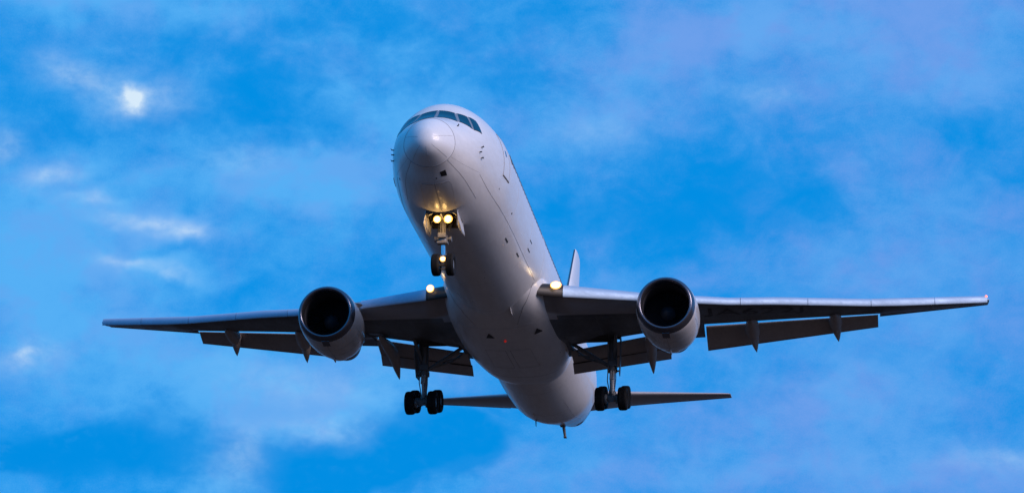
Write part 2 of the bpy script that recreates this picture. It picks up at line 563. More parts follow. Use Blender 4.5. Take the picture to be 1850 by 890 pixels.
# ---- patches that lie on the fuselage skin
def patch(corners, off, nu=8, nv=6, grow=0.0):
    """corners: TL, TR, BR, BL as (x, th)"""
    cx = sum(c[0] for c in corners) / 4
    ct = sum(c[1] for c in corners) / 4
    if grow:
        # grow in metres along the skin
        P3 = [FS(*c) for c in corners]
        out = []
        for i, c in enumerate(corners):
            ctr = sum(P3, Vector()) / 4
            d = (P3[i] - ctr).length
            k = 1 + grow / d
            out.append((cx + (c[0] - cx) * k, ct + (c[1] - ct) * k))
        corners = out
    tl, tr, br, bl = corners
    rows = []
    for i in range(nv + 1):
        v = i / nv
        row = []
        for j in range(nu + 1):
            u = j / nu
            x = (1 - v) * ((1 - u) * tl[0] + u * tr[0]) + v * ((1 - u) * bl[0] + u * br[0])
            t = (1 - v) * ((1 - u) * tl[1] + u * tr[1]) + v * ((1 - u) * bl[1] + u * br[1])
            row.append(FS(x, t, off))
        rows.append(row)
    return rows


def plate(corners, off, thick, grow=0.0, nu=8, nv=6):
    """a thin closed plate following the skin"""
    top = patch(corners, off, nu, nv, grow)
    bot = patch(corners, off - thick, nu, nv, grow)
    m = MB()
    m.loft(top, False)
    m.loft(bot, False)
    edge = lambda g: g[0] + [r[-1] for r in g[1:]] + g[-1][::-1][1:] + [r[0] for r in g[::-1][1:-1]]
    m.loft([edge(top), edge(bot)], True, smooth=False)
    return m


WIN = [[(2.885, 91.8), (2.865, 111.6), (2.281, 122.9), (2.235, 92.6)],
       [(2.905, 115.7), (3.046, 128.9), (2.668, 145.1), (2.387, 125.9)],
       [(3.117, 131.2), (3.379, 140.5), (3.273, 156.5), (2.751, 147.9)]]
for sgn in (-1, 1):
    for w in WIN:
        cs = [(x, t if sgn < 0 else 180 - t) for x, t in w]
        g = plate(cs, .012, .012).build('cockpit_window', ('glass',), AIR)
        plate(cs, .007, .010, .055).build('window_frame', ('frame',), g)
# light grey posts between the panes, one band behind the frames
for sgn in (-1, 1):
    T = lambda t: t if sgn < 0 else 180 - t
    for a, b2, c2, d in [((2.885, 88.3), (2.885, 91.7), (2.235, 92.4), (2.235, 87.6)), ((2.87, 111.6), (2.905, 115.8), (2.38, 126.2), (2.28, 122.6)), ((3.046, 128.7), (3.117, 131.3), (2.751, 148.2), (2.668, 144.8))]:
        if sgn > 0 and a[1] < 90:
            continue
        MB().loft(patch([(x, T(t)) for x, t in (a, b2, c2, d)], .0085, 3, 8), False).build('windscreen_post', ('post',), AIR)

# ---- cabin windows: one of each side, copied along the cabin
def cabin_window(side):
    m = MB()
    z0 = .72
    pts = []
    for k in range(20):
        a = 2 * math.pi * k / 20
        ex = abs(math.cos(a)) ** .7 * math.copysign(1, math.cos(a)) * .125
        ez = abs(math.sin(a)) ** .7 * math.copysign(1, math.sin(a)) * .195
        z = z0 + ez
        yy = math.sqrt(2.515 ** 2 - z * z)
        pts.append((ex, yy, z))
    inner = [(p[0] * .9, p[1] + .006, z0 + (p[2] - z0) * .9) for p in pts]
    outer = [(p[0] * 1.12, p[1] + .004, z0 + (p[2] - z0) * 1.12) for p in pts]
    base = [(p[0] * 1.12, p[1] - .02, z0 + (p[2] - z0) * 1.12) for p in pts]
    m.loft([base, outer, inner], True, False, True, 1)
    m.mi[-1] = 0
    return m.build('cabin_window', ('cabin', 'frame'), AIR, mirror=side < 0)


for side in (-1, 1):
    proto = cabin_window(side)
    xs = [7.55 + .57 * i for i in range(50) if not (17.9 < 7.55 + .57 * i < 18.5)]
    for i, xx in enumerate(xs):
        o = proto if i == 0 else proto.copy()
        if i:
            COL.objects.link(o)
            o.parent = AIR
        o.location = (xx, 0, 0)

# ---- doors
for side in (-1, 1):
    T = lambda t: t if side < 0 else 180 - t
    cs = [(5.78, T(147)), (6.68, T(147)), (6.70, T(191.2)), (5.74, T(190.0))]
    d = plate(cs, .006, .01, 0, 8, 14).build('passenger_door', ('white',), AIR)
    sm = MB()
    loop = [(5.78, 147), (6.68, 147), (6.70, 191.2), (5.74, 190.0), (5.78, 147)]
    pts = []
    for (x0, t0), (x1, t1) in zip(loop[:-1], loop[1:]):
        pts += [FS(x0 + (x1 - x0) * i / 8, T(t0 + (t1 - t0) * i / 8), .006) for i in range(8)]
    pts.append(FS(5.78, T(147), .006))
    sm.tube(pts, .011, 6)
    sm.tube([FS(5.72 + i * .125, T(190.4 + i * .15), .01) for i in range(9)], .03, 6)
    sm.build('door_seam', ('seam',), d)
    plate([(6.12, T(164)), (6.30, T(164)), (6.30, T(170)), (6.12, T(170))], .014, .01).build('door_window', ('cabin',), d)


# ---- probes, vents and other small fittings on the skin
def probe(x, t, name='pitot_probe', length=.17):
    m = MB()
    p0 = FS(x, t)
    p1 = FS(x, t, .085)
    m.tube([p0, p1], .02, 8, 0, True, [.032, .018])
    m.tube([p1 + Vector((.03, 0, 0)), p1 - Vector((length, 0, 0))], .014, 8, 0, True, [.019, .010])
    m.build(name, ('black',), AIR)


for side in (-1, 1):
    T = lambda t: t if side < 0 else 180 - t
    probe(2.95, T(175.3)); probe(2.98, T(-171.2)); probe(2.74, T(-177.2), 'angle_vane', .08)
probe(1.75, 135.5, 'ice_probe', .08)


def skin_plate(name, x0, x1, t0, t1, m='black', off=.008):
    plate([(x0, t0), (x1, t0), (x1, t1), (x0, t1)], off, .012, 0, 4, 4).build(name, (m,), AIR)


plate([(1.40, -108), (1.40, -119.5), (1.68, -117.5), (1.62, -107.5)], .008, .01).build('sensor_panel', ('black',), AIR)
skin_plate('vent_slot', 1.62, 1.69, -99.5, -98.0)
plate([(10.05, -136.3), (10.05, -137.7), (10.7, -137.9), (10.7, -136.5)], .008, .01).build('vent_slot', ('black',), AIR)
plate([(12.7, -140.6), (12.7, -141.9), (13.3, -142.1), (13.3, -140.8)], .008, .01).build('vent_slot', ('black',), AIR)
skin_plate('drain_mast', 13.85, 14.4, -163.6, -162.6)
skin_plate('drain_mast', 13.95, 14.55, -156.0, -155.0)
skin_plate('static_port', 8.85, 8.97, -155.3, -153.8)
skin_plate('static_port', 5.72, 5.82, -157.0, -155.8, 'seam')
skin_plate('static_port', 2.95, 3.05, -34, -31.5)
for xx, tt in ((12.1, -104), (12.9, -101), (14.3, -106), (15.6, -99)):
    plate([(xx, tt), (xx + .12, tt), (xx + .12, tt - .8), (xx, tt - .8)], .006, .01).build('static_port', ('faint',), AIR)
# white blade antenna and aft belly blades
ab = MB()
ab.loft([[(17.95, -.93, -2.66), (18.6, -.905, -2.66), (19.35, -.93, -2.66), (18.6, -.955, -2.66)], [(18.45, -.93, -2.88), (18.75, -.92, -2.88), (19.2, -.93, -2.88), (18.75, -.94, -2.88)]], True, True, True, 0, False)
ab.build('blade_antenna', ('white',), AIR)
for (bx, by, bz, h, m2) in ((38.0, .62, -2.70, .30, 'white'), (40.2, .80, -2.45, .34, 'black')):
    ab = MB()
    ab.loft([[(bx, by, bz), (bx + .25, by + .03, bz), (bx + .6, by, bz), (bx + .25, by - .03, bz)], [(bx + .25, by, bz - h), (bx + .4, by + .012, bz - h), (bx + .6, by, bz - h), (bx + .4, by - .012, bz - h)]], True, True, True, 0, False)
    ab.build('blade_antenna', (m2,), AIR)
# tail skid
ts = MB()
ts.tube([(45.35, -.12, -1.45), (45.55, -.22, -2.22)], .09, 10, 0, True, [.10, .075])
ts.box((45.28, -.10, -1.56), (.55, .30, .20), 0, None, .03)
ts.box((45.55, -.22, -2.24), (.34, .17, .05), 0, None, .015)
ts.build('tail_skid', ('gear',), AIR)
plate([(49.3, -108), (50.1, -107), (50.1, -127), (49.3, -127)], .01, .02).build('outflow_vent', ('black',), AIR)

# ---- wing to body fairing
FXs = [17.6, 18.3, 19, 20, 21, 23, 26, 28, 29.5, 30.6, 31.6, 32.4]
FBs = [-2.55, -2.78, -2.93, -3.03, -3.09, -3.16, -3.14, -3.08, -3.02, -2.96, -2.84, -2.62]
FWs = [1.95, 2.22, 2.42, 2.60, 2.72, 2.80, 2.76, 2.66, 2.50, 2.34, 2.08, 1.75]
fbf, fwf = pchip(FXs, FBs), pchip(FXs, FWs)
wf = MB()
rr = []
xsf = [17.6 + .3 * i for i in range(50)]
xsf = [x for x in xsf if x <= 32.4]
for x in xsf:
    ring = []
    for k in range(96):
        a = 2 * math.pi * k / 96
        c2, s2 = math.cos(a), math.sin(a)
        pw = 2 / 2.5
        y = fwf(x) * math.copysign(abs(c2) ** pw, c2)
        z = -1.3 + (.8 * s2 if s2 > 0 else (-1.3 - fbf(x)) * math.copysign(abs(s2) ** pw, s2))
        ring.append((x, y, z))
    rr.append(ring)
wf.loft(rr, True, True, True, 0)


def fair_pt(x, y, off=0.0):
    w, b = fwf(x), fbf(x)
    c2 = min(.999, abs(y) / w) ** 1.25
    s2 = math.sqrt(1 - c2 * c2)
    return Vector((x, y, -1.3 - (-1.3 - b) * s2 ** .8 - off))


for ln in ([(23.9, 1.1), (27.3, 1.15)], [(23.9, .12), (27.3, .12)], [(23.9, -.12), (27.3, -.12)], [(23.9, -1.1), (27.3, -1.15)], [(23.9, .12), (23.9, 1.1)], [(27.3, .12), (27.3, 1.15)], [(23.9, -.12), (23.9, -1.1)], [(27.3, -.12), (27.3, -1.15)], [(20.4, -2.2), (20.4, 2.2)], [(29.4, -2.0), (29.4, 2.0)]):
    (x0, y0), (x1, y1) = ln
    wf.tube([fair_pt(x0 + (x1 - x0) * i / 16, y0 + (y1 - y0) * i / 16) for i in range(17)], .011 if 21 < x0 < 28 and abs(y0) < 1.2 else .009, 6, 2 if 21 < x0 < 28 and y0 == ln[1][1] else 1)
for sg in (1, -1):
    pts = []
    for (xa_, ya_), (xb_, yb_) in (((17.64, 2.06), (18.0, 1.80)), ((18.0, 1.80), (18.5, 1.47)), ((18.5, 1.47), (19.3, 1.2)), ((19.3, 1.2), (20.2, .98))):
        for i in range(6):
            xx, yy = xa_ + (xb_ - xa_) * i / 6, ya_ + (yb_ - ya_) * i / 6
            zf = -2.895 * math.sqrt(1 - (yy / 2.515) ** 2)
            pts.append((xx, sg * yy, min(zf, fair_pt(xx, yy).z)))
    wf.tube(pts, .011, 6, 2)
FAIR = wf.build('wing_body_fairing', ('white', 'faint', 'seam'), AIR)
# triangular ram air inlets
for yy, xx in ((.50, 21.1), (-1.80, 21.25)):
    m = MB()
    top = [fair_pt(xx, yy + .03, .03), fair_pt(xx + .62, yy + .22, .03), fair_pt(xx + .62, yy - .16, .03)]
    bot = [p + Vector((0, 0, .06)) for p in top]
    m.loft([top, bot], True, True, True, 0, False)
    m.build('ram_air_inlet', ('black',), FAIR)
m = MB()
m.lathe([(-.07, .001), (-.05, .045), (0, .06), (.05, .045), (.07, .001)], (22.2, -.12, -3.17), 'x', 14)
m.build('beacon_light', ('beacon',), FAIR)


# ------------------------------------------------------------------ wings
LY = [0, 2.9, 6.8, 10.7, 13.0, 17.4, 19.1, 23.6]
LT = [-1.60, -1.36, -1.05, -.58, -.13, .58, .93, 1.86]
LB = [-2.25, -1.99, -1.50, -.98, -.55, .17, .50, 1.49]
TY = [0, 2.6, 7.6, 9.2, 18.05, 23.6]
TX = [28.8, 29.0, 30.15, 30.6, 33.25, 35.35]
TZ = [-2.4, -2.10, -.98, -.80, .84, 1.93]
TZF = ([9.2, 13.0, 18.05], [-.38, .17, .86])      # trailing edge over the outboard flap

CUT = lambda y: (lerp1([2.6, 7.5, 9.2, 18.05], [27.75, 28.6, 29.55, 32.75], y))
xL = lambda y: 18.8 + .703 * (y - 2.8)


def wing_sec(y, cut=None):
    if cut is None:
        cut = 9.2 < y < 18.05 or 2.75 < y < 7.5
    top, bot = lerp1(LY, LT, y), lerp1(LY, LB, y)
    x0 = xL(y) + .16 + .012 * (24 - y)
    z0 = .5 * (top + bot) + .03
    x1, z1 = lerp1(TY, TX, y), (lerp1(*TZF, y) if cut and y > 9 else lerp1([2.6, 7.5], [-2.10, -.90], y) if cut else lerp1(TY, TZ, y))
    t = lerp1([0, 2.6, 8, 16, 23.6], [.15, .142, .118, .105, .10], y)
    return x0, z0, x1, z1, t


def yt(u, t):
    return 5 * t * (.2969 * math.sqrt(max(u, 0)) - .126 * u - .3516 * u * u + .2843 * u ** 3 - .1036 * u ** 4)


def wing_pt(y, u, upper, off=0.0, cut=None):
    x0, z0, x1, z1, t = wing_sec(y, cut)
    c = x1 - x0
    h = yt(u, t) * c * (1.12 if upper else .90)
    z = z0 + (z1 - z0) * u + (h if upper else -h)
    if not upper and u > .55:                     # aft loading of the lower surface
        z += .012 * c * math.sin(math.pi * min(1, (u - .55) / .45))
    return Vector((x0 + c * u, y, z - off if not upper else z + off))


def wing_loop(y, cut):
    """airfoil outline; cut = the flap has left its cove"""
    x0, z0, x1, z1, t = wing_sec(y, cut)
    uc = (CUT(y) - x0) / (x1 - x0) if cut else 1.0
    ul = uc - .10 if cut else 1.0
    N = 22
    us = [.5 - .5 * math.cos(math.pi * i / N) for i in range(N + 1)]
    pts = [wing_pt(y, u * uc, True, 0.0, cut) for u in us[::-1]]
    pts += [wing_pt(y, u * ul, False, 0.0, cut) for u in us[1:]]
    if cut:
        a = wing_pt(y, uc, True, 0.0, cut)
        low = wing_pt(y, ul, False, 0.0, cut)
        pts += [low + (a - low) * .5 + Vector((0, 0, .03)), a - Vector((0, 0, .03))]
    else:
        a = pts[0]
        pts += [a - Vector((0, 0, .012)), a - Vector((0, 0, .006))]
    return pts


FI0, FI1, FO0, FO1 = 2.75, 7.5, 9.2, 18.05
SEAM_U = .17


def slat_loop(y, k=1.0):
    top, bot = lerp1(LY, LT, y), lerp1(LY, LB, y)
    h = top - bot
    L = lerp1([2.8, 8, 23.6], [1.25, .95, .48], y)
    X = xL(y)
    prof2 = [(.075, 0.0), (.05, .02), (.015, .16), (0, .38), (.03, .60), (.11, .80), (.26, 1.0)]
    pts = [(X + a * .9 * min(1, L), y, bot + b * h) for a, b in prof2]
    zt2 = top + .30 * (L - .26 * min(1, L))
    pts += [(X + .26 * min(1, L) + (L - .26 * min(1, L)) * .5, y, top + .55 * (zt2 - top) + .015), (X + L, y, zt2 - .01)]
    pts += [(X + L, y, zt2 - .03), (X + L * .62, y, top - .02), (X + L * .36, y, bot + .62 * h), (X + .30 * min(1, L), y, bot + .22 * h), (X + .14 * min(1, L), y, bot + .04 * h)]
    return pts


def build_wing(s):
    w = MB()
    seg = [0.0, 1.4, FI0, (FI0, 1), 3.6, 4.6, 5.6, 6.6, (FI1, 1), FI1, 8.3, FO0, (FO0, 1), 10.5, 12, 13.5, 15, 16.5, (FO1, 1), FO1, 19, 20, 21, 22, 23, 23.4, 23.55]
    rings = []
    cut = False
    ys = []
    for e in seg:
        y = e[0] if isinstance(e, tuple) else e
        c = isinstance(e, tuple) or (FI0 < y < FI1) or (FO0 < y < FO1)
        ring = wing_loop(y, c)
        if y == 23.55:
            ctr = sum(ring, Vector()) / len(ring)
            ring = [ctr + (p - ctr) * .92 + Vector((0, .10, 0)) for p in ring]
        rings.append(ring); ys.append(y)
    lead = lambda i, j: 3 if (ys[i] >= 22.9 and abs(j - 22) < 12) else 1 if (.5 < abs(j - 22) < 6.5 and ys[min(i + 1, len(ys) - 1)] <= 8.4) else 0
    w.loft(rings, True, True, True, 0, True, lead)
    # spanwise and chordwise skin seams underneath
    for u in (.22, .48, .62):
        w.tube([wing_pt(yy, u, False) for yy in [3 + i * .5 for i in range(41)]], .006, 5, 2)
    for yy in (4.5, 6, 10.6, 12.2, 14.3, 16.6, 18.05, 19.5, 21):
        w.tube([wing_pt(yy, .2 + i * .05, False) for i in range(9)], .006, 5, 2)
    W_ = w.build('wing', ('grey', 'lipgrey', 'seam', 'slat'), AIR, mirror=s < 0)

    # slats
    cuts = [3.25, 6.95, None, 8.75, 11.28, 14.50, 17.60, 20.82, 23.56]
    for a, b2 in zip(cuts[:-1], cuts[1:]):
        if a is None or b2 is None:
            continue
        m = MB()
        n = 8
        ya, yb = a + .012, b2 - .012
        m.loft([slat_loop(ya + (yb - ya) * i / n) for i in range(n + 1)], True, True, True, 0)
        m.build('slat', ('slat',), W_, mirror=s < 0)

    # flaps
    def flap(y0, y1, le, te, th, name, mats, n=10):
        m = MB()
        rr = []
        for i in range(n + 1):
            y = y0 + (y1 - y0) * i / n
            a = Vector((lerp1([y0, y1], [le[0][0], le[1][0]], y), y, lerp1([y0, y1], [le[0][1], le[1][1]], y)))
            b3 = Vector((lerp1([y0, y1], [te[0][0], te[1][0]], y), y, lerp1([y0, y1], [te[0][1], te[1][1]], y)))
            d = b3 - a
            nn = Vector((-d.z, 0, d.x)).normalized()
            c = d.length
            lp = []
            us = [0, .02, .06, .14, .28, .45, .65, .85, 1.0]
            for u in us[::-1]:
                lp.append(a + d * u + nn * (yt(u, th) * c * 1.1))
            for u in us[1:]:
                lp.append(a + d * u - nn * (yt(u, th) * c * .75 + (.008 if u == 1 else 0)))
            rr.append(lp)
        m.loft(rr, True, True, True, 0)
        if len(mats) > 1:                       # black tube painting in the slot's shade ahead of the aft segment
            m.tube([(le[0][0] + (le[1][0] - le[0][0]) * i / 8 + .03, y0 + .03 + (y1 - y0 - .06) * i / 8, le[0][1] + (le[1][1] - le[0][1]) * i / 8 - .045) for i in range(9)], .032, 6, 1)
        return m.build(name, mats, W_, mirror=s < 0)
    flap(2.62, 7.48, ((27.95, -2.11), (28.75, -1.04)), ((29.25, -2.42), (30.0, -1.52)), .13, 'flap', ('flapg',))
    flap(2.58, 7.48, ((29.15, -2.40), (29.95, -1.45)), ((29.75, -2.83), (30.45, -1.96)), .12, 'flap', ('flapg', 'black'))
    flap(9.28, 17.95, ((29.85, -.44), (32.80, .80)), ((31.45, -1.29), (33.62, .37)), .13, 'flap', ('flapg',), 16)

    # flap track fairings: fixed canoe and the drooped aft half
    for (yc, xa, xb, zb, tip, rad) in ((15.78, 30.2, 32.15, .20, (33.17, 15.91, -.49), .34), (11.62, 28.6, 30.55, -.62, (31.76, 11.75, -1.35), .36)):
        m = MB()
        rr = []
        for f, r2 in ((0, .03), (.12, .16), (.3, .26), (.55, rad * .92), (.8, rad), (.95, rad * .96), (1.0, rad * .80)):
            x = xa + (xb - xa) * f
            u = (x - wing_sec(yc)[0]) / (wing_sec(yc)[2] - wing_sec(yc)[0])
            zc = wing_pt(yc, min(u, .9), False).z - .05 if f < .5 else None
            if f < .5:
                zl = zc
            else:
                zl = zl + (zb - zl) * (f - .3) / .7 if f < 1 else zb
            rr.append([(x, yc + r2 * math.cos(2 * math.pi * k / 20), zl + r2 * 1.15 * math.sin(2 * math.pi * k / 20)) for k in range(20)])
        m.loft(rr, True, True, True, 0)
        a = Vector((xb + .12, yc, zb - .10)); b3 = Vector(tip)
        rr = []
        for f, r2, vv in ((0, .24, .10), (.12, .26, .16), (.4, .20, .20), (.75, .10, .13), (.93, .03, .05), (1, .006, .01)):
            p = a + (b3 - a) * f
            d = (b3 - a).normalized()
            nn = Vector((-d.z, 0, d.x))
            rr.append([p + Vector((0, 1, 0)) * r2 * math.copysign(abs(math.cos(2 * math.pi * k / 20)) ** 1.2, math.cos(2 * math.pi * k / 20)) + nn * vv * 1.3 * math.copysign(abs(math.sin(2 * math.pi * k / 20)) ** 1.2, math.sin(2 * math.pi * k / 20)) for k in range(20)])
        m.loft(rr, True, True, True, 0)
        m.build('flap_fairing', ('flapg',), W_, mirror=s < 0)
    m = MB()
    rr = []
    for p, r2, vv in (((25.6, 6.75, -1.72), .03, .05), ((26.4, 6.72, -1.75), .18, .16), ((27.5, 6.66, -1.75), .27, .3), ((28.6, 6.6, -1.85), .28, .34), ((29.2, 6.58, -2.02), .26, .3), ((29.8, 6.57, -2.34), .16, .22), ((30.3, 6.56, -2.62), .06, .08), ((30.45, 6.56, -2.72), .006, .01)):
        rr.append([(p[0], p[1] + r2 * math.cos(2 * math.pi * k / 20), p[2] + vv * math.sin(2 * math.pi * k / 20)) for k in range(20)])
    m.loft(rr, True, True, True, 0)
    m.build('flap_fairing', ('flapg',), W_, mirror=s < 0)

    # wing root landing light behind its glass
    m = MB()
    yl = 3.0
    tp, bt = lerp1(LY, LT, yl), lerp1(LY, LB, yl)
    m.loft([slat_loop(2.15 + 1.085 * i / 6) for i in range(7)], True, True, True, 0)
    H = m.build('landing_light_housing', ('housing',), W_, mirror=s < 0)
    m = MB()
    m.lathe([(0.0, .001), (-.01, .10), (0.0, .17), (.05, .18)], (18.66, 0, 0), 'x', 20)
    wid = 1.12 if s < 0 else .78
    m.v = [(a, b3 * wid + 2.98, c * .8 - 1.50) for a, b3, c in m.v]
    m.lathe([(-.003, .178), (.012, .225), (.05, .235)], (18.66, 0, 0), 'x', 20, 1)  # emissive ring added as the lamp's halo
    k0 = len(m.v) - 60
    m.v = [(a, b3 * wid + 2.98, c * .8 - 1.50) if i >= k0 else (a, b3, c) for i, (a, b3, c) in enumerate(m.v)]
    m.build('landing_light', ('rootl', 'halo'), W_, mirror=s < 0)
    ld = bpy.data.lights.new('root_lamp', 'POINT')
    ld.energy = .5; ld.color = (1, .75, .4); ld.shadow_soft_size = .1
    lo = bpy.data.objects.new('root_lamp', ld)
    COL.objects.link(lo); lo.parent = W_; lo.location = (18.35, 2.9 * s, -1.5)
    return W_


WINGS = {s: build_wing(s) for s in (1, -1)}
# red position light on the port tip
m = MB()
m.lathe([(-.08, .001), (-.05, .045), (0, .065), (.07, .05), (.12, .001)], (33.44, 23.50, 1.82), 'x', 14)
m.build('navigation_light', ('red',), WINGS[-1], mirror=True)

# registration under the port wing
fc = bpy.data.curves.new('registration', 'FONT')
fc.body = 'JA622J'
fo = bpy.data.objects.new('registration_tmp', fc)
COL.objects.link(fo)
dg = bpy.context.evaluated_depsgraph_get()
tm = bpy.data.meshes.new_from_object(fo.evaluated_get(dg))
bpy.data.objects.remove(fo)
bmx = bmesh.new()
bmx.from_mesh(tm)
bmesh.ops.subdivide_edges(bmx, edges=[e for e in bmx.edges if e.calc_length() > .12], cuts=2)
xs_ = [v.co.x for v in bmx.verts]; ys_ = [v.co.y for v in bmx.verts]
xa, xb, ya, yb = min(xs_), max(xs_), min(ys_), max(ys_)
for v in bmx.verts:
    tx = (v.co.x - xa) / (xb - xa)
    ty = (v.co.y - ya) / (yb - ya)
    yy = 9.45 + tx * 4.8
    p = wing_pt(yy, .31 - .23 * ty, False, .006)
    v.co = (p.x, -p.y, p.z)
bmx.to_mesh(tm)
bmx.free()
link('registration', tm, WINGS[-1], ('text',), False)


# ------------------------------------------------------------------ engines
def build_engine(s):
    cx, cy, cz = 19.0, 8.06, -2.42
    rotm = Matrix.Rotation(R(1.5), 3, 'Y') @ Matrix.Rotation(R(1.0), 3, 'Z')

    def place(m):
        m.v = [tuple(rotm @ Vector((a, b2, c)) + Vector((cx, cy, cz))) for a, b2, c in m.v]
        return m
    m = MB()
    cow = [(.42, 1.375), (.43, 1.38), (.8, 1.425), (1.4, 1.455), (2.1, 1.45), (2.8, 1.40), (3.4, 1.31), (3.95, 1.19), (4.0, 1.17), (3.9, 1.10), (3.4, 1.05)]
    m.lathe(cow, (0, 0, 0), 'x', 72)
    for a in (1.55, 2.45):
        rr2 = lerp1([c[0] for c in cow[:9]], [c[1] for c in cow[:9]], a)
        m.tube([(a, rr2 * math.cos(2 * math.pi * k / 72), rr2 * math.sin(2 * math.pi * k / 72)) for k in range(73)], .007, 5, 1, False)
    for t in (-90, -20, 200):
        m.tube([(a, lerp1([c[0] for c in cow[:9]], [c[1] for c in cow[:9]], a) * math.cos(R(t)), lerp1([c[0] for c in cow[:9]], [c[1] for c in cow[:9]], a) * math.sin(R(t))) for a in (.9, 1.2, 1.6, 2.0, 2.4, 2.8, 3.2, 3.6, 3.9)], .009, 5, 1)
    # bifurcation bulges low at the rear and drain mast
    m.loft([[(a, yo + r2 * 1.5 * math.cos(2 * math.pi * k / 16), zo + r2 * .62 * math.sin(2 * math.pi * k / 16)) for k in range(16)] for a, yo, zo, r2 in ((2.3, .0, -1.32, .02), (2.8, .0, -1.28, .18), (3.4, .0, -1.18, .26), (4.0, .0, -1.06, .26), (4.7, .0, -.92, .12))], True, True, True, 0)
    m.box((2.9, .02, -1.45), (.5, .035, .22), 0)
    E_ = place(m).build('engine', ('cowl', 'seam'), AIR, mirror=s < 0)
    m = MB()
    m.lathe([(.424, 1.377), (.22, 1.345), (.08, 1.29), (.015, 1.235), (0, 1.195), (.02, 1.155), (.08, 1.118), (.2, 1.09), (.42, 1.075)], (0, 0, 0), 'x', 72)
    m.loft([[(.30, -.17, -1.37), (.30, .17, -1.37), (.30, .16, -1.35), (.30, -.16, -1.35)], [(.86, -.17, -1.445), (.86, .17, -1.445), (.86, .16, -1.40), (.86, -.16, -1.40)]], True, True, True, 0, False)
    place(m).build('inlet_lip', ('lip',), E_, mirror=s < 0)
    m = MB()
    m.lathe([(.42, 1.075), (.8, 1.09), (1.2, 1.14), (1.6, 1.18), (1.9, 1.18)], (0, 0, 0), 'x', 72)
    place(m).build('inlet_duct', ('duct',), E_, mirror=s < 0)
    m = MB()
    m.lathe([(1.75, 1.178), (1.78, .4), (1.79, .001)], (0, 0, 0), 'x', 48)
    for k in range(38):
        t0 = 2 * math.pi * k / 38
        a, b2 = [], []
        for i in range(7):
            r2 = .36 + (1.165 - .36) * i / 6
            tw = .10 + .12 * i / 6
            ca, sa = math.cos(t0), math.sin(t0)
            half = (.055 + .02 * i / 6) / r2
            st = .04 + .10 * (1 - i / 6)
            a.append((1.60 - st * .3, r2 * math.cos(t0 - half), r2 * math.sin(t0 - half)))
            b2.append((1.72, r2 * math.cos(t0 + half), r2 * math.sin(t0 + half)))
        m.loft([a, b2], False)
    place(m).build('fan', ('fan',), E_, mirror=s < 0)
    m = MB()
    m.lathe([(1.22, .001), (1.24, .05), (1.32, .15), (1.45, .27), (1.6, .36), (1.72, .40)], (0, 0, 0), 'x', 32)
    place(m).build('spinner', ('spin',), E_, mirror=s < 0)
    m = MB()
    m.lathe([(3.3, .98), (4.1, .97), (4.8, .90), (5.4, .78), (5.75, .68), (5.7, .62), (5.3, .62)], (0, 0, 0), 'x', 40)
    m.lathe([(5.2, .40), (5.7, .30), (6.3, .05), (6.35, .001)], (0, 0, 0), 'x', 24)
    place(m).build('exhaust_nozzle', ('hot',), E_, mirror=s < 0)
    # vortex strake on the inboard cowl
    m = MB()
    t = R(148)
    r0 = 1.44
    for a, h in ((1.1, .0), ):
        p = lambda a2, rr2: (a2, rr2 * math.cos(t), rr2 * math.sin(t))
        m.loft([[p(1.0, 1.42), p(1.9, 1.43), p(1.9, 1.72), p(1.55, 1.66)], [tuple(Vector(q2) + Vector((0, .01, .018))) for q2 in (p(1.0, 1.42), p(1.9, 1.43), p(1.9, 1.72), p(1.55, 1.66))]], True, True, True, 0, False)
    place(m).build('cowl_strake', ('cowl',), E_, mirror=s < 0)
    # pylon
    m = MB()
    rr = []
    for xx, zb, zt2, hw in ((20.0, -1.10, -.96, .02), (20.5, -1.2, -.86, .13), (21.3, -1.3, -.80, .2), (22.4, -1.35, -.74, .24), (23.4, -1.4, -.62, .25), (24.2, -1.75, -.9, .26), (25.6, -2.0, -1.0, .26), (27.0, -1.7, -1.0, .2), (28.0, -1.3, -1.0, .06)):
        rr.append([(xx, 8.0 - hw, zb), (xx, 8.0 + hw, zb), (xx, 8.0 + hw, zt2 - hw * .5), (xx, 8.0 + hw * .5, zt2), (xx, 8.0 - hw * .5, zt2), (xx, 8.0 - hw, zt2 - hw * .5)])
    m.loft(rr, True, True, True, 0)
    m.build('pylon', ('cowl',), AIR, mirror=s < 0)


for s in (1, -1):
    build_engine(s)


# ------------------------------------------------------------------ tail
def lift_surface(secs, name, mats, mirror=False, parent=AIR, vertical=False, seams=()):
    m = MB()
    rr = []
    for (sp, xa, xb, off, t, *tw) in secs:
        tw = tw[0] if tw else 0.0
        c = xb - xa
        us = [.5 - .5 * math.cos(math.pi * i / 14) for i in range(15)]
        lp = [(u, yt(u, t) * c) for u in us[::-1]] + [(u, -yt(u, t) * c) for u in us[1:]]
        ring = []
        for u, h in lp:
            ring.append((xa + c * u, h + off, sp) if vertical else (xa + c * u, sp, off + h + tw * u))
        rr.append(ring)
    m.loft(rr, True, True, True, 0)
    return m.build(name, mats, parent, mirror)


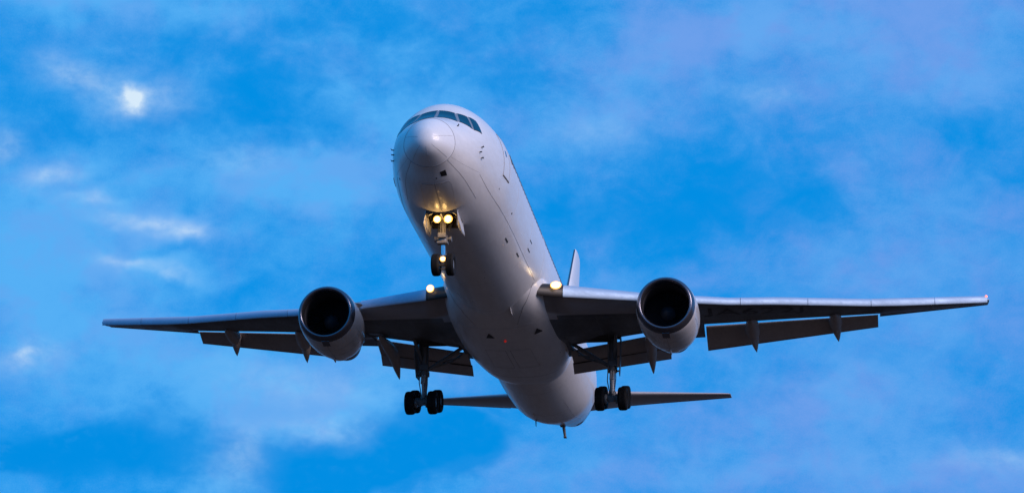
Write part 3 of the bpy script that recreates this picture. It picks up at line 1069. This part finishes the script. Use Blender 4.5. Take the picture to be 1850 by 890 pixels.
FINO = lift_surface([(1.6, 42.3, 51.9, 0, .09), (2.6, 43.2, 52.2, 0, .10), (6.8, 47.35, 53.2, 0, .095), (10.75, 51.25, 54.15, 0, .09), (10.9, 51.5, 54.1, 0, .06)], 'vertical_fin', ('white',), vertical=True)
m = MB()
m.tube([(47.35 + (51.25 - 47.35) * i / 6 - .01, 0, 6.8 + (10.75 - 6.8) * i / 6) for i in range(7)], .05, 8)
m.build('fin_leading_edge', ('lip',), FINO)
for s in (1, -1):
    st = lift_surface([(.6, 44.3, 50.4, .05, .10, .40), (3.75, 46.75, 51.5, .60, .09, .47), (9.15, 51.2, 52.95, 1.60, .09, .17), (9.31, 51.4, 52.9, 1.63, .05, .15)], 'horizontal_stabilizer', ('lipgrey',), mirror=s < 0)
    m = MB()
    e0, e1 = (50.45, 2.6, .38), (52.45, 9.0, 1.55)
    m.tube([(50.2, 3.6, .72), (52.4, 9.0, 1.66)], .012, 6)
    m.build('elevator_seam', ('seam',), st, mirror=s < 0)


# ------------------------------------------------------------------ landing gear
def wheel(parent, c, rad, wid, side_mirror=False):
    m = MB()
    h = wid / 2
    pr = [(-h * .55, rad * .50), (-h * .80, rad * .56), (-h * .97, rad * .70), (-h, rad * .82), (-h * .86, rad * .94), (-h * .55, rad * .99)]
    for g in (-.36, -.12, .12, .36):
        pr += [(h * (g - .05), rad), (h * (g - .03), rad * .975), (h * (g + .03), rad * .975), (h * (g + .05), rad)]
    pr += [(h * .55, rad * .99), (h * .86, rad * .94), (h, rad * .82), (h * .97, rad * .70), (h * .80, rad * .56), (h * .55, rad * .50)]
    m.lathe(pr, c, 'y', 40, 0)
    m.lathe([(-h * .4, .001), (-h * .42, rad * .16), (-h * .55, rad * .18), (-h * .45, rad * .34), (-h * .62, rad * .48), (-h * .55, rad * .52)], c, 'y', 32, 1)
    m.lathe([(h * .4, .001), (h * .42, rad * .16), (h * .55, rad * .18), (h * .45, rad * .34), (h * .62, rad * .48), (h * .55, rad * .52)], c, 'y', 32, 1)
    return m.build('wheel', ('tyre', 'hub'), parent)


# nose gear
m = MB()
m.tube([(4.95, .04, -2.2), (5.02, .04, -3.0), (5.08, .04, -3.86)], .12, 14)
m.tube([(4.9, -.5, -2.25), (4.9, .5, -2.25)], .07, 10)
m.tube([(5.05, .04, -3.44), (5.06, .04, -3.74)], .2, 16, 0, True, [.20, .21])
m.box((4.86, .06, -3.50), (.22, .34, .22), 0, None, .03)
m.tube([(5.02, -.26, -3.60), (5.02, .36, -3.60)], .075, 12)
m.tube([(5.05, .32, -3.60), (5.05, .40, -3.60)], .12, 12)
m.tube([(5.05, -.24, -3.60), (5.05, -.32, -3.60)], .12, 12)
m.box((5.0, .05, -3.78), (.30, .46, .10), 0, None, .03)
m.tube([(4.9, .12, -2.6), (4.9, .14, -3.4)], .028, 8)
m.tube([(4.9, -.05, -2.6), (4.9, -.06, -3.4)], .028, 8)
NG = m.build('nose_gear', ('gearn',), AIR)
m = MB()
m.tube([(5.07, .04, -3.8), (5.16, .03, -4.45)], .085, 16)
m.build('oleo_piston', ('chrome',), NG)
m = MB()
m.tube([(5.14, .03, -4.36), (5.18, .03, -4.70)], .11, 12)
m.tube([(5.18, -.34, -4.67), (5.18, .40, -4.67)], .065, 12)
m.box((5.05, .03, -4.36), (.12, .26, .10), 0, None, .02)
m.box((5.16, .03, -4.86), (.10, .20, .08), 0, None, .02)
m.build('axle', ('gear',), NG)
m = MB()
m.tube([(5.28, .03, -3.75), (5.62, .03, -4.08)], .045, 8)
m.tube([(5.62, .03, -4.08), (5.28, .03, -4.52)], .045, 8)
m.build('torque_link', ('gear',), NG)
m = MB()
m.tube([(5.1, .25, -3.2), (5.8, .3, -2.4)], .06, 10)
m.tube([(5.1, -.18, -3.2), (5.8, -.22, -2.4)], .06, 10)
m.build('drag_brace', ('gear',), NG)
for y in (.335, -.275):
    wheel(NG, (5.18, y, -4.67), .47, .34)


def lamp(parent, loc, rad, mname, power, color=(1, .58, .18), name='taxi_light', back=.10):
    m = MB()
    m.lathe([(0, .001), (-.018, rad * .6), (0, rad)], loc, 'x', 20, 0)
    m.lathe([(0, rad), (-.012, rad * 1.35), (.01, rad * 1.55)], loc, 'x', 20, 2)  # painted halo: a glowing ring outside the lamp face
    m.lathe([(.01, rad * 1.55), (back, rad * .8), (back + .02, .001)], loc, 'x', 20, 1)
    o = m.build(name, (mname, 'gear', 'halo'), parent)
    if power:
        ld = bpy.data.lights.new('lamp_glow', 'POINT')
        ld.energy = power; ld.color = color; ld.shadow_soft_size = rad
        lo = bpy.data.objects.new('lamp_glow', ld)
        COL.objects.link(lo); lo.parent = o
        lo.location = (loc[0] - .42, loc[1], loc[2] - .36)
    return o


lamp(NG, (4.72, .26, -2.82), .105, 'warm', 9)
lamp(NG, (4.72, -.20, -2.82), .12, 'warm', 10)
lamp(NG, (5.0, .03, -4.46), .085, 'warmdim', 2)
m = MB()
m.tube([(4.85, -.30, -2.82), (4.85, .36, -2.82)], .03, 8)
m.tube([(4.12, .03, -2.74), (4.86, .03, -2.86)], .03, 8)
m.build('light_bracket', ('gear',), NG)
for s in (1, -1):
    m = MB()
    rr = []
    for i in range(7):
        x = 4.2 + 1.55 * i / 6
        up = FS(x, -90).z + .27
        lo_ = up - .82 + .14 * abs(i - 3) / 3
        rr.append([(x, .66, up), (x, .70, (up + lo_) / 2), (x, .76, lo_), (x, .735, lo_), (x, .675, (up + lo_) / 2), (x, .635, up)])
    m.loft(rr, True, True, True, 0)
    for i in range(4):
        m.box((4.4 + .36 * i, .655, -2.95), (.035, .05, .55), 1)
    m.tube([(4.45, .60, -2.75), (4.6, .35, -2.55)], .025, 8, 1)
    m.tube([(5.3, .60, -2.75), (5.3, .35, -2.5)], .025, 8, 1)
    m.build('nose_gear_door', ('white', 'gearw'), AIR, mirror=s < 0)


def build_main_gear(s):
    m = MB()
    m.tube([(27.45, 4.76, -1.2), (27.52, 4.75, -2.4), (27.56, 4.74, -3.2)], .2, 16, 0, True, [.23, .21, .22])
    m.tube([(27.56, 4.74, -3.15), (27.58, 4.74, -3.38)], .25, 16)
    m.tube([(27.2, 4.35, -1.55), (27.6, 5.15, -1.55)], .13, 12)
    m.box((27.40, 4.76, -2.95), (.22, .44, .30), 0, None, .03)
    m.tube([(27.3, 4.98, -1.6), (27.36, 4.96, -3.3)], .035, 8)
    m.tube([(27.3, 4.54, -1.6), (27.38, 4.56, -3.3)], .03, 8)
    m.tube([(27.34, 4.93, -3.3), (27.25, 4.95, -3.75), (27.45, 4.86, -4.4)], .025, 8)
    m.tube([(27.34, 4.55, -3.3), (27.22, 4.53, -3.9), (27.45, 4.62, -4.45)], .025, 8)
    G = m.build('main_gear', ('gear',), AIR, mirror=s < 0)
    m = MB()
    m.tube([(27.58, 4.74, -3.3), (27.66, 4.74, -4.62)], .135, 16)
    m.build('oleo_piston', ('gearm',), G, mirror=s < 0)
    m = MB()
    m.tube([(26.85, 4.76, -4.93), (28.55, 4.76, -4.41)], .14, 12)
    m.tube([(27.0, 4.15, -4.88), (27.0, 5.37, -4.88)], .085, 12)
    m.tube([(28.4, 4.15, -4.45), (28.4, 5.37, -4.45)], .085, 12)
    m.tube([(27.66, 4.5, -4.66), (27.66, 5.02, -4.66)], .19, 14)
    m.tube([(27.66, 4.74, -4.35), (27.66, 4.74, -4.75)], .19, 14)
    m.box((26.93, 4.76, -4.80), (.15, .5, .10), 0, None, .03)
    m.tube([(26.98, 4.45, -5.08), (28.38, 4.45, -4.64)], .03, 8)
    m.tube([(26.98, 5.07, -5.08), (28.38, 5.07, -4.64)], .03, 8)
    for (ax, az) in ((27.0, -4.88), (28.4, -4.45)):
        for yy in (4.47, 5.05):
            m.lathe([(-.07, .001), (-.07, .24), (.07, .24), (.07, .001)], (ax, yy, az), 'y', 20)
    m.build('truck_beam', ('gear',), G, mirror=s < 0)
    m = MB()
    m.tube([(27.35, 4.70, -3.38), (27.12, 4.70, -3.85)], .06, 8)
    m.tube([(27.35, 4.82, -3.38), (27.12, 4.80, -3.85)], .06, 8)
    m.tube([(27.12, 4.75, -3.85), (27.42, 4.75, -4.5)], .06, 8)
    m.build('torque_link', ('gearw',), G, mirror=s < 0)
    m = MB()
    m.tube([(27.5, 4.55, -3.05), (27.5, 2.55, -1.75)], .095, 12)
    m.tube([(27.75, 3.95, -2.58), (27.9, 3.0, -2.35)], .05, 8)
    m.build('side_brace', ('gear',), G, mirror=s < 0)
    m = MB()
    m.tube([(27.6, 4.6, -3.0), (28.0, 3.4, -2.5), (28.1, 2.75, -1.95)], .055, 10)
    m.tube([(27.5, 4.85, -2.7), (25.9, 5.1, -1.7)], .08, 10)
    m.build('drag_brace', ('gear',), G, mirror=s < 0)
    for ax, az in ((27.0, -4.88), (28.4, -4.45)):
        for yy in (4.19, 5.33):
            wheel(G, (ax, yy * s, az), .585, .46)
    # strut door and hinged bay door
    m = MB()
    m.loft([[(27.0, 5.18, -1.55), (28.1, 5.12, -1.55), (28.1, 5.16, -1.55), (27.0, 5.22, -1.55)], [(27.05, 5.16, -2.6), (28.1, 5.10, -2.6), (28.1, 5.14, -2.6), (27.05, 5.20, -2.6)], [(27.3, 5.10, -3.48), (27.95, 5.06, -3.48), (27.95, 5.10, -3.48), (27.3, 5.14, -3.48)]], True, True, True, 0, False)
    m.box((27.6, 4.98, -3.3), (.12, .3, .06), 0)
    m.build('main_gear_door', ('gear',), AIR, mirror=s < 0)
    m = MB()
    m.box((26.35, 3.75, -1.95), (1.4, 2.0, .02), 0)
    for k in range(4):
        m.box((25.85 + .32 * k, 3.75, -1.99), (.05, 1.9, .06), 0)
    m.build('main_wheel_well', ('bay',), AIR, mirror=s < 0)


for s in (1, -1):
    build_main_gear(s)
